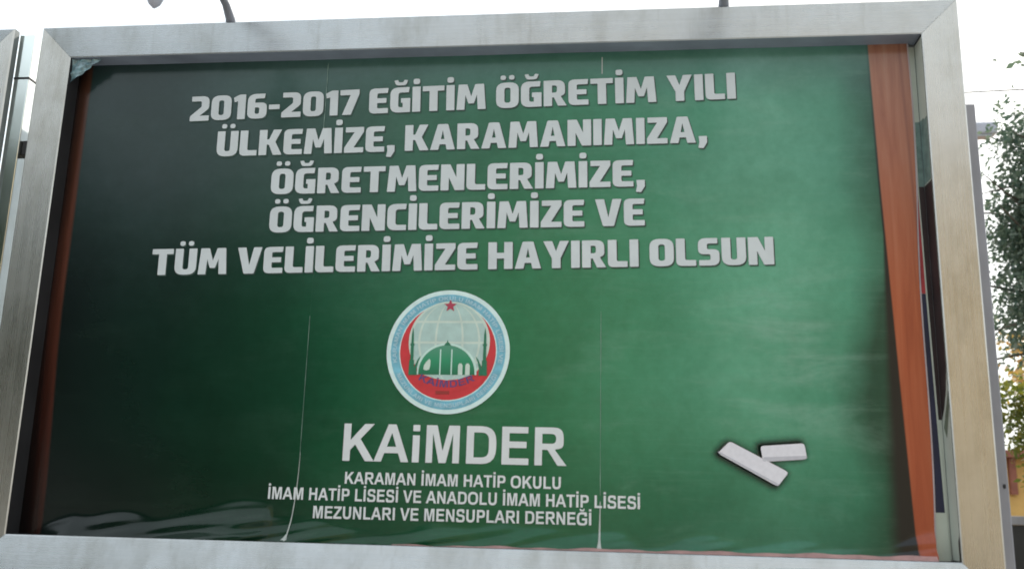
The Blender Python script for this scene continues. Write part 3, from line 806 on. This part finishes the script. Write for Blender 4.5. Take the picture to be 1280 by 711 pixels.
epoly('red_base', [[Z_(180, 474), Z_(250, 474), Z_(300, 490), Z_(357, 497), Z_(420, 490), Z_(465, 474), Z_(545, 474), Z_(520, 520), Z_(357, 560), Z_(210, 520)]], 0.0022, I_RED)
epoly('year_mark', [[Z_(305, 549), Z_(305, 565), Z_(372, 565), Z_(372, 549)]], 0.0024, I_RD2)

def arc_text(text, r, a_mid, span, cap, mat, inward, cz=0.0):
    """letters round the emblem; a_mid in degrees, inward for lettering that reads along the lower arc"""
    vs, fs = plain_text(text)
    x0, x1 = min(v_[0] for v_ in vs), max(v_[0] for v_ in vs)
    out = []
    for a, b, _ in vs:
        t = (a - x0) / (x1 - x0) - 0.5
        h = b / 100 * cap
        if inward: an = R(a_mid + t * span); rad = r - h
        else: an = R(a_mid - t * span); rad = r + h
        out.append((EX + rad * math.cos(an), PY - 0.0035 - 0.0034, Z0 + EZ + cz + rad * math.sin(an)))
    me = bpy.data.meshes.new('lettering'); bm = bmesh.new(); bv = [bm.verts.new(p) for p in out]
    for q_ in fs:
        try: bm.faces.new([bv[i] for i in q_])
        except ValueError: pass
    for fc in bm.faces:
        fc.normal_update()
        if fc.normal.y > 0: fc.normal_flip()
    bm.to_mesh(me); bm.free(); me.materials.append(mat)
    o = bpy.data.objects.new('lettering', me); COL.objects.link(o); o.parent = EM
    o.matrix_parent_inverse = Matrix.Translation((-EX, -0.085, -Z0 - EZ))
arc_text('KARAMAN \u0130MAM HAT\u0130P OKULU \u0130MAM HAT\u0130P L\u0130SES\u0130 VE', 0.2045, 90, 205, 0.016, I_LB, False)
arc_text('MEZUNLARI VE MENSUPLARI DERNE\u011e\u0130', 0.2205, 270, 130, 0.016, I_LB, True)
arc_text('KA\u0130MDER', 0.232, 270, 58, 0.027, I_PURPLE, True, 0.090)

# ------------------------------------------------------------ printed chalks
def chalk(pts, name, z_lift=0.0032):
    vs, fs = fill_contours([[(p.x, p.y) for p in rounded([(a * 100, b * 100, 1.1) for a, b in pts])]])
    out = [(a / 100, surf_y(a / 100, b / 100) - z_lift, Z0 + b / 100) for a, b, _ in vs]
    o = pydata(name, out, fs, CHALK_PRINT, PO)
    bm = bmesh.new(); bm.from_mesh(o.data)
    for fc in bm.faces:
        if fc.normal.y > 0: fc.normal_flip()
    bm.to_mesh(o.data); bm.free()
    return o
def soft_shadow(name, pts, lift):
    """printed soft shadow: ink that fades out with distance from the chalk's outline"""
    P_ = [Vector(p) for p in pts]; c = sum(P_, Vector((0, 0))) / len(P_)
    rp_ = [Vector((p.x / 100, p.y / 100)) for p in rounded([(p.x * 100, p.y * 100, 1.4) for p in P_])]
    v_ = []; f_ = []; att = []
    n = len(rp_)
    for lv, (g, a) in enumerate(((0.0, 0.80), (0.008, 0.45), (0.017, 0.16), (0.030, 0.0))):
        for i, p in enumerate(rp_):
            d_ = (p - c); t_ = rp_[(i + 1) % n] - rp_[i - 1]; nn = Vector((t_.y, -t_.x)).normalized()
            if nn.dot(d_) < 0: nn = -nn
            p2 = p + nn * g
            v_.append((p2.x, surf_y(p2.x, p2.y) - lift, Z0 + p2.y)); att.append(a)
    for lv in range(3):
        for i in range(n):
            a_, b_ = lv * n + i, lv * n + (i + 1) % n
            f_.append((a_, b_, b_ + n, a_ + n))
    f_.append(tuple(range(n)))
    o = pydata(name, v_, f_, SOFT, PO, True)
    at = o.data.attributes.new('ink_amount', 'FLOAT', 'POINT'); at.data.foreach_set('value', att)
SOFT, nt, p = new_mat('soft_printed_shadow')
p.inputs['Base Color'].default_value = (0.008, 0.016, 0.012, 1); p.inputs['Roughness'].default_value = 0.4
an = N(nt, 'ShaderNodeAttribute', attribute_name='ink_amount'); L(nt, an.outputs['Fac'], p.inputs['Alpha'])
c1 = [(1.001, 0.409), (0.956, 0.364), (1.170, 0.247), (1.212, 0.299)]
c2 = [(1.112, 0.393), (1.121, 0.335), (1.280, 0.348), (1.272, 0.406)]
soft_shadow('chalk_shadow', [(a - 0.010, b + 0.006) for a, b in c2], 0.0020)
soft_shadow('chalk_shadow', [(a - 0.008, b - 0.003) for a, b in c1], 0.0024)
CHALK_SIDE = plain('chalk_side_print', (0.52, 0.51, 0.56), 0.45, 0, 0.05, 60)
chalk(c2, 'chalk_print', 0.0030); chalk(c1, 'chalk_print', 0.0036)
for q4, lf in (([(1.1185, 0.352), (1.1205, 0.336), (1.279, 0.349), (1.2795, 0.361)], 0.0034), ([(0.958, 0.372), (0.9575, 0.3655), (1.171, 0.2485), (1.176, 0.255)], 0.0040)):
    o = chalk(q4, 'chalk_side', lf); o.data.materials[0] = CHALK_SIDE

# dark poster of the neighbouring board
DKP = plain('dark_blue_poster', (0.020, 0.035, 0.045), 0.35, 0, 0.5, 1.5, 0.5, 0, 0.3)
o = pydata('poster', [(-3.962 - W2, 0.09, Z0), (-3.962 + W2, 0.09, Z0), (-3.962 + W2, 0.09, Z0 + 2), (-3.962 - W2, 0.09, Z0 + 2)], [(0, 1, 2, 3)], DKP)
tag(o, 'dark bluish poster in the neighbouring billboard at the left edge', 'poster')

# ------------------------------------------------------------ lamps over the board
def spotlight(x, label):
    e = empty('spotlight', (x, 0.03, Z0 + HT + OUT), label, 'spotlight', 'spotlights on arms over the billboard')
    zt = Z0 + HT + OUT
    tube('arm', [(x, 0.045, zt - 0.004), (x, 0.03, zt + 0.035), (x - 0.003, -0.02, zt + 0.075), (x - 0.004, -0.12, zt + 0.10), (x - 0.005, -0.62, zt + 0.13)],
         [0.024, 0.021, 0.017, 0.0155, 0.0155], LAMPM, e, 12)
    box('foot', x - 0.035, x + 0.035, 0.018, 0.07, zt + 0.0005, zt + 0.010, LAMPM, e, 0.002)
    tube('housing', [(x - .005, -0.61, zt + 0.15), (x - .005, -0.62, zt + 0.10), (x - .005, -0.62, zt + 0.03), (x - .005, -0.61, zt - 0.04), (x - .005, -0.605, zt - 0.10)],
         [0.022, 0.050, 0.078, 0.085, 0.080], LAMPM, e, 24)
    tube('bulb', [(x - .005, -0.605, zt - 0.1005), (x - .005, -0.603, zt - 0.15), (x - .005, -0.60, zt - 0.20), (x - .005, -0.60, zt - 0.245), (x - .005, -0.60, zt - 0.262)],
         [0.030, 0.044, 0.040, 0.022, 0.006], PALEM, e, 20)
    return e
spotlight(-1.08, 'spotlight whose grey arm rises from the frame top left of centre')
spotlight(1.017, 'spotlight whose grey arm rises from the frame top right of centre')

# ------------------------------------------------------------ trees and plants
def leaf_mat(name, cols, trans=0.45, tint=(1.5, 1.4, 0.8)):
    m, nt, p = new_mat(name)
    g = N(nt, 'ShaderNodeNewGeometry')
    c = ramp(nt, g.outputs['Random Per Island'], [(i / max(1, len(cols) - 1), c_) for i, c_ in enumerate(cols)])
    L(nt, c, p.inputs['Base Color']); p.inputs['Roughness'].default_value = 0.5
    tr = N(nt, 'ShaderNodeBsdfTranslucent')
    L(nt, mix(nt, 1.0, c, tint, 'MULTIPLY'), tr.inputs['Color'])
    ms = N(nt, 'ShaderNodeMixShader'); ms.inputs[0].default_value = trans
    out = nt.nodes['Material Output']
    L(nt, p.outputs[0], ms.inputs[1]); L(nt, tr.outputs[0], ms.inputs[2]); L(nt, ms.outputs[0], out.inputs['Surface'])
    return m
LEAF_D = leaf_mat('dark_green_leaf', [(0.06, 0.10, 0.08), (0.10, 0.145, 0.11), (0.14, 0.18, 0.13), (0.20, 0.23, 0.19)], 0.45, (1.0, 1.1, 0.95))
LEAF_Y = leaf_mat('yellow_green_leaf', [(0.10, 0.14, 0.03), (0.13, 0.17, 0.04), (0.22, 0.21, 0.05), (0.08, 0.11, 0.03)])
LEAF_O = leaf_mat('autumn_leaf', [(0.42, 0.24, 0.11), (0.50, 0.33, 0.17), (0.34, 0.22, 0.05), (0.55, 0.44, 0.30), (0.16, 0.15, 0.04)])
LEAF_F = leaf_mat('deep_green_leaf', [(0.020, 0.040, 0.022), (0.035, 0.06, 0.03)], 0.15)
BARK = plain('bark', (0.10, 0.085, 0.07), 0.9, 0, 0.3, 14, 0.2, 0.5)

def leaf_cloud(name, blobs, n, size, mat, parent, seed=0, droop=0.4):
    rnd = random.Random(seed)
    v = []; f = []
    tot = sum(b[3] * b[4] * b[5] for b in blobs)
    for bx, by, bz, rx, ry, rz in blobs:
        cnt = int(n * rx * ry * rz / tot)
        # twigs first, leaves hang along them: gaps stay open between the twigs
        for t in range(max(1, cnt // 14)):
            d = Vector((rnd.gauss(0, 1), rnd.gauss(0, 1), rnd.gauss(0, 1))).normalized() * (rnd.random() ** 0.45)
            c = Vector((bx + d.x * rx, by + d.y * ry, bz + d.z * rz))
            td = (Vector((d.x, d.y, d.z * .6)) + Vector((rnd.gauss(0, .5), rnd.gauss(0, .5), rnd.gauss(-.2, .4)))).normalized()
            for q_ in range(14):
                s = size * rnd.uniform(0.6, 1.35)
                o_ = c + td * (q_ / 14 - .5) * size * 8 + Vector((rnd.gauss(0, 1), rnd.gauss(0, 1), rnd.gauss(0, 1))) * size * 0.7
                a = (td + Vector((rnd.gauss(0, .8), rnd.gauss(0, .8), rnd.gauss(-droop, .6)))).normalized()
                b = a.cross(Vector((rnd.gauss(0, 1), rnd.gauss(0, 1), rnd.gauss(0, 1)))).normalized()
                k = len(v)
                v += [tuple(o_ - a * s * .5), tuple(o_ + b * s * .27 - a * s * .05), tuple(o_ + a * s * .55), tuple(o_ - b * s * .27 - a * s * .05)]
                f.append((k, k + 1, k + 2, k + 3))
    return pydata(name, v, f, mat, parent)

def tree(x, y, h, blobs, n, size, mat, label, tr=0.16, seed=1, name='tree', group=None):
    e = empty(name, (x, y, 0), label, 'tree', group)
    rnd = random.Random(seed)
    hz = min(b[2] for b in blobs)
    pts = [(x + rnd.uniform(-.05, .05) * i, y, h * 0.8 * i / 5) for i in range(6)]
    tube('trunk', pts, [tr * (1.25 if i == 0 else 1 - i * 0.15) for i in range(6)], BARK, e, 10)
    for b in blobs:
        z0 = min(h * 0.7, max(0.35 * b[2], b[2] - b[5] - 0.6))
        t0 = Vector((x, y, z0)); t1 = Vector(b[:3])
        mid = t0.lerp(t1, .5) + Vector((rnd.uniform(-.2, .2), rnd.uniform(-.2, .2), 0.12))
        tube('limb', [t0, mid, t1, t1 + (t1 - t0) * .04], [tr * .42, tr * .28, tr * .16, tr * .05], BARK, e, 7)
        for q_ in range(5):
            d = Vector((rnd.gauss(0, 1) * b[3], rnd.gauss(0, 1) * b[4], rnd.gauss(0, .8) * b[5])) * .7
            tube('limb', [mid.lerp(t1, .4), t1.lerp(t1 + d, .5), t1 + d], [tr * .16, tr * .09, tr * .025], BARK, e, 5)
    leaf_cloud('crown', blobs, n, size, mat, e, seed)
    return e

# right of the board
tree(6.9, 8.2, 6.4, [(5.7, 8.1, 6.0, .55, .6, .65), (5.5, 8.1, 5.15, .48, .6, .5), (5.75, 8.1, 3.95, .85, .9, .75), (6.0, 8.1, 5.65, .85, .8, .85), (5.6, 8.2, 4.3, .55, .8, .6), (5.7, 8.0, 4.9, .65, .8, .55), (6.3, 8.3, 4.9, 1.1, 1.0, .75), (7.4, 8.4, 4.4, 1.2, 1.1, 1.0), (6.9, 8.0, 5.7, 1.0, .9, .6), (8.2, 8.3, 5.0, .9, .9, .8), (5.55, 8.1, 4.75, .55, .6, .42)],
     62000, 0.066, LEAF_D, 'dark green tree with open twiggy crown right of the billboard', .15, 3, 'tree')
tree(7.6, 5.6, 6.9, [(4.72, 5.6, 5.97, .26, .2, .05), (6.3, 5.6, 6.3, .7, .5, .35), (7.3, 5.6, 6.6, .9, .7, .6)],
     2600, 0.10, LEAF_D, 'taller tree whose thin leafy branch reaches in near the upper right corner', .13, 9, 'tree')
tree(8.2, 11.5, 4.3, [(6.9, 11.4, 3.85, .55, .6, .55), (7.6, 11.6, 3.9, .8, .8, .8), (8.7, 11.6, 4.0, 1.0, .9, .9)],
     5200, 0.12, LEAF_O, 'small tree with peach and ochre autumn leaves below the dark green tree', .11, 5, 'autumn_tree')
def shrub(x, y, blobs, n, size, mat, label, seed):
    e = empty('shrub', (x, y, 0), label, 'shrub')
    for i in range(5):
        b = blobs[i % len(blobs)]
        tube('stem', [(x + i * .05, y, 0), (b[0] * .5 + x * .5, b[1], b[2] * .5), (b[0], b[1], b[2])], [.03, .02, .01], BARK, e, 6)
    leaf_cloud('foliage', blobs, n, size, mat, e, seed)
shrub(6.2, 9.6, [(5.9, 9.6, 2.85, .6, .5, .55), (6.6, 9.7, 2.5, .8, .6, .75), (7.4, 9.7, 2.4, .8, .6, .9)], 10000, 0.085, LEAF_Y, 'tall sunlit yellow green shrub right of the billboard', 12)
# left, seen through the gap between the two billboards
tree(-12.6, 14, 6.9, [(-12.2, 14, 4.6, 1.4, 1.3, 1.6), (-11.5, 14, 3.2, 1.2, 1.2, 1.4), (-13.4, 14, 5.4, 1.5, 1.3, 1.3), (-13.2, 14, 3.0, 1.4, 1.2, 1.4)],
     11000, 0.16, LEAF_D, 'dense dark tree seen low through the gap between the billboards', .2, 21)
tree(-4.5, 17, 6.4, [(-4.5, 17, 4.6, 2.0, 1.6, 1.6), (-6.0, 17, 3.4, 1.5, 1.3, 1.3), (-3.0, 17, 3.6, 1.5, 1.3, 1.3)], 5000, 0.24, LEAF_D, 'round crowned tree standing behind the low wall and the large billboard', .2, 41)
# far wall and house at the right edge
OCHRE = plain('ochre_render', (0.62, 0.38, 0.13), 0.85, 0, 0.12, 2, 0.3)
ROOFT = plain('red_brown_tile', (0.25, 0.09, 0.06), 0.8, 0, 0.2, 6)
GREYW = plain('grey_concrete', (0.30, 0.30, 0.32), 0.85, 0, 0.12, 3, 0.3)
DARKM = plain('dark_metal', (0.02, 0.022, 0.025), 0.4, 0.2, 0.2, 5)
WGL = plain('window_glass_dark', (0.03, 0.035, 0.04), 0.12, 0, 0.1, 2, 0.8)
hs = empty('house', (17, 28, 0), 'ochre rendered house low behind the shrub at the right edge', 'house')
box('wall', 10.6, 24, 25, 32, 0, 3.2, OCHRE, hs)
box('roof', 10.2, 24.4, 24.6, 32.4, 3.203, 3.4, ROOFT, hs)
for i, x in enumerate((13.4, 16.4, 19.4, 22.0)):
    wd = box('window', x - .6, x + .6, 24.96, 25.05, 1.1, 2.5, WGL, hs)
    box('window_sill', x - .7, x + .7, 24.88, 24.958, 1.02, 1.09, GREYW, wd)
box('drainpipe', 11.32, 11.50, 24.84, 24.99, 2.2, 3.2, ROOFT, hs)
gw = empty('garden_wall', (10, 14.2, 0), 'low grey concrete garden wall with flat coping at the right edge', 'wall')
box('wall', -28, 22, 14.1, 14.3, 0, 1.45, DARKM, gw)
box('coping', -28.1, 22.1, 14.04, 14.36, 1.453, 1.60, GREYW, gw, 0.01)

# street lamp behind the board, only its head shows
sl_ = empty('street_lamp', (5.4, 14, 0), 'street lamp with blue grey head peeping out right of the billboard', 'street lamp')
tube('pole', [(5.4, 14, 0), (5.4, 14, 8.2)], [.09, .06], LAMPM, sl_, 14)
tube('arm', [(5.4, 14, 8.15), (5.7, 14, 8.42), (6.3, 14, 8.53), (6.95, 14, 8.56)], [.045, .04, .035, .035], LAMPM, sl_, 10)
hd = box('lamp_head', 6.85, 7.52, 13.86, 14.14, 8.44, 8.68, PALEM, sl_, 0.05)
box('lens', 6.95, 7.42, 13.9, 14.1, 8.40, 8.439, GLASSY, sl_, 0.01)
# overhead cable
wr = [( -9 + 2.2 * i, 6.0 + 0.25 * i, 5.2 + 0.0035 * (i - 7) ** 2 * 8 ) for i in range(15)]
cb = tube('overhead_cable', [(3.0, 6.0, 5.83), (4.101, 6.0, 5.79), (4.688, 6.0, 5.81), (6.0, 6.0, 5.90), (9.0, 6.0, 6.3)], 0.0065, DARKM, None, 6)
tag(cb, 'thin overhead cable crossing the sky right of the billboard', 'cable')

# ------------------------------------------------------------ the far side of the street (behind the camera, mirrored in steel and vinyl)
BEIGE = plain('beige_render', (0.52, 0.43, 0.29), 0.85, 0, 0.10, 0.8, 0.3)
ap = empty('apartment_building', (0, -22, 0), 'beige apartment building across the street from the billboard', 'building')
box('wall', -4, 26, -34, -20.5, 0, 9.9, BEIGE, ap)
box('roof_parapet', -4.2, 26.2, -34.2, -20.3, 9.903, 10.3, GREYW, ap)
for fl in range(3):
    for i in range(7):
        x = -2.2 + i * 4.3
        wd = box('window', x - .7, x + .7, -20.55, -20.45, 1.2 + fl * 2.8, 2.6 + fl * 2.8, WGL, ap)
for x, lab, sd_ in ((-8.2, 'dark street tree on the far pavement, nearest to the beige building', 31), (-15, 'dark street tree on the far pavement, middle one of three', 33), (-23, 'dark street tree on the far pavement, farthest from the beige building', 35)):
    hs_ = 1.0 if x > -10 else 1.35
    tree(x, -17, 8.5 * hs_, [(x, -17, 6.0 * hs_, 2.8, 1.8, 2.3 * hs_), (x - 2.2, -17, 4.4 * hs_, 2.2, 1.6, 2.1 * hs_), (x + 2.2, -17, 4.6 * hs_, 2.2, 1.6, 2.1 * hs_), (x, -17, 2.6, 3.6, 1.4, 1.6)], 7000, 0.42, LEAF_F, lab, .22, sd_, group='street trees on the far pavement')
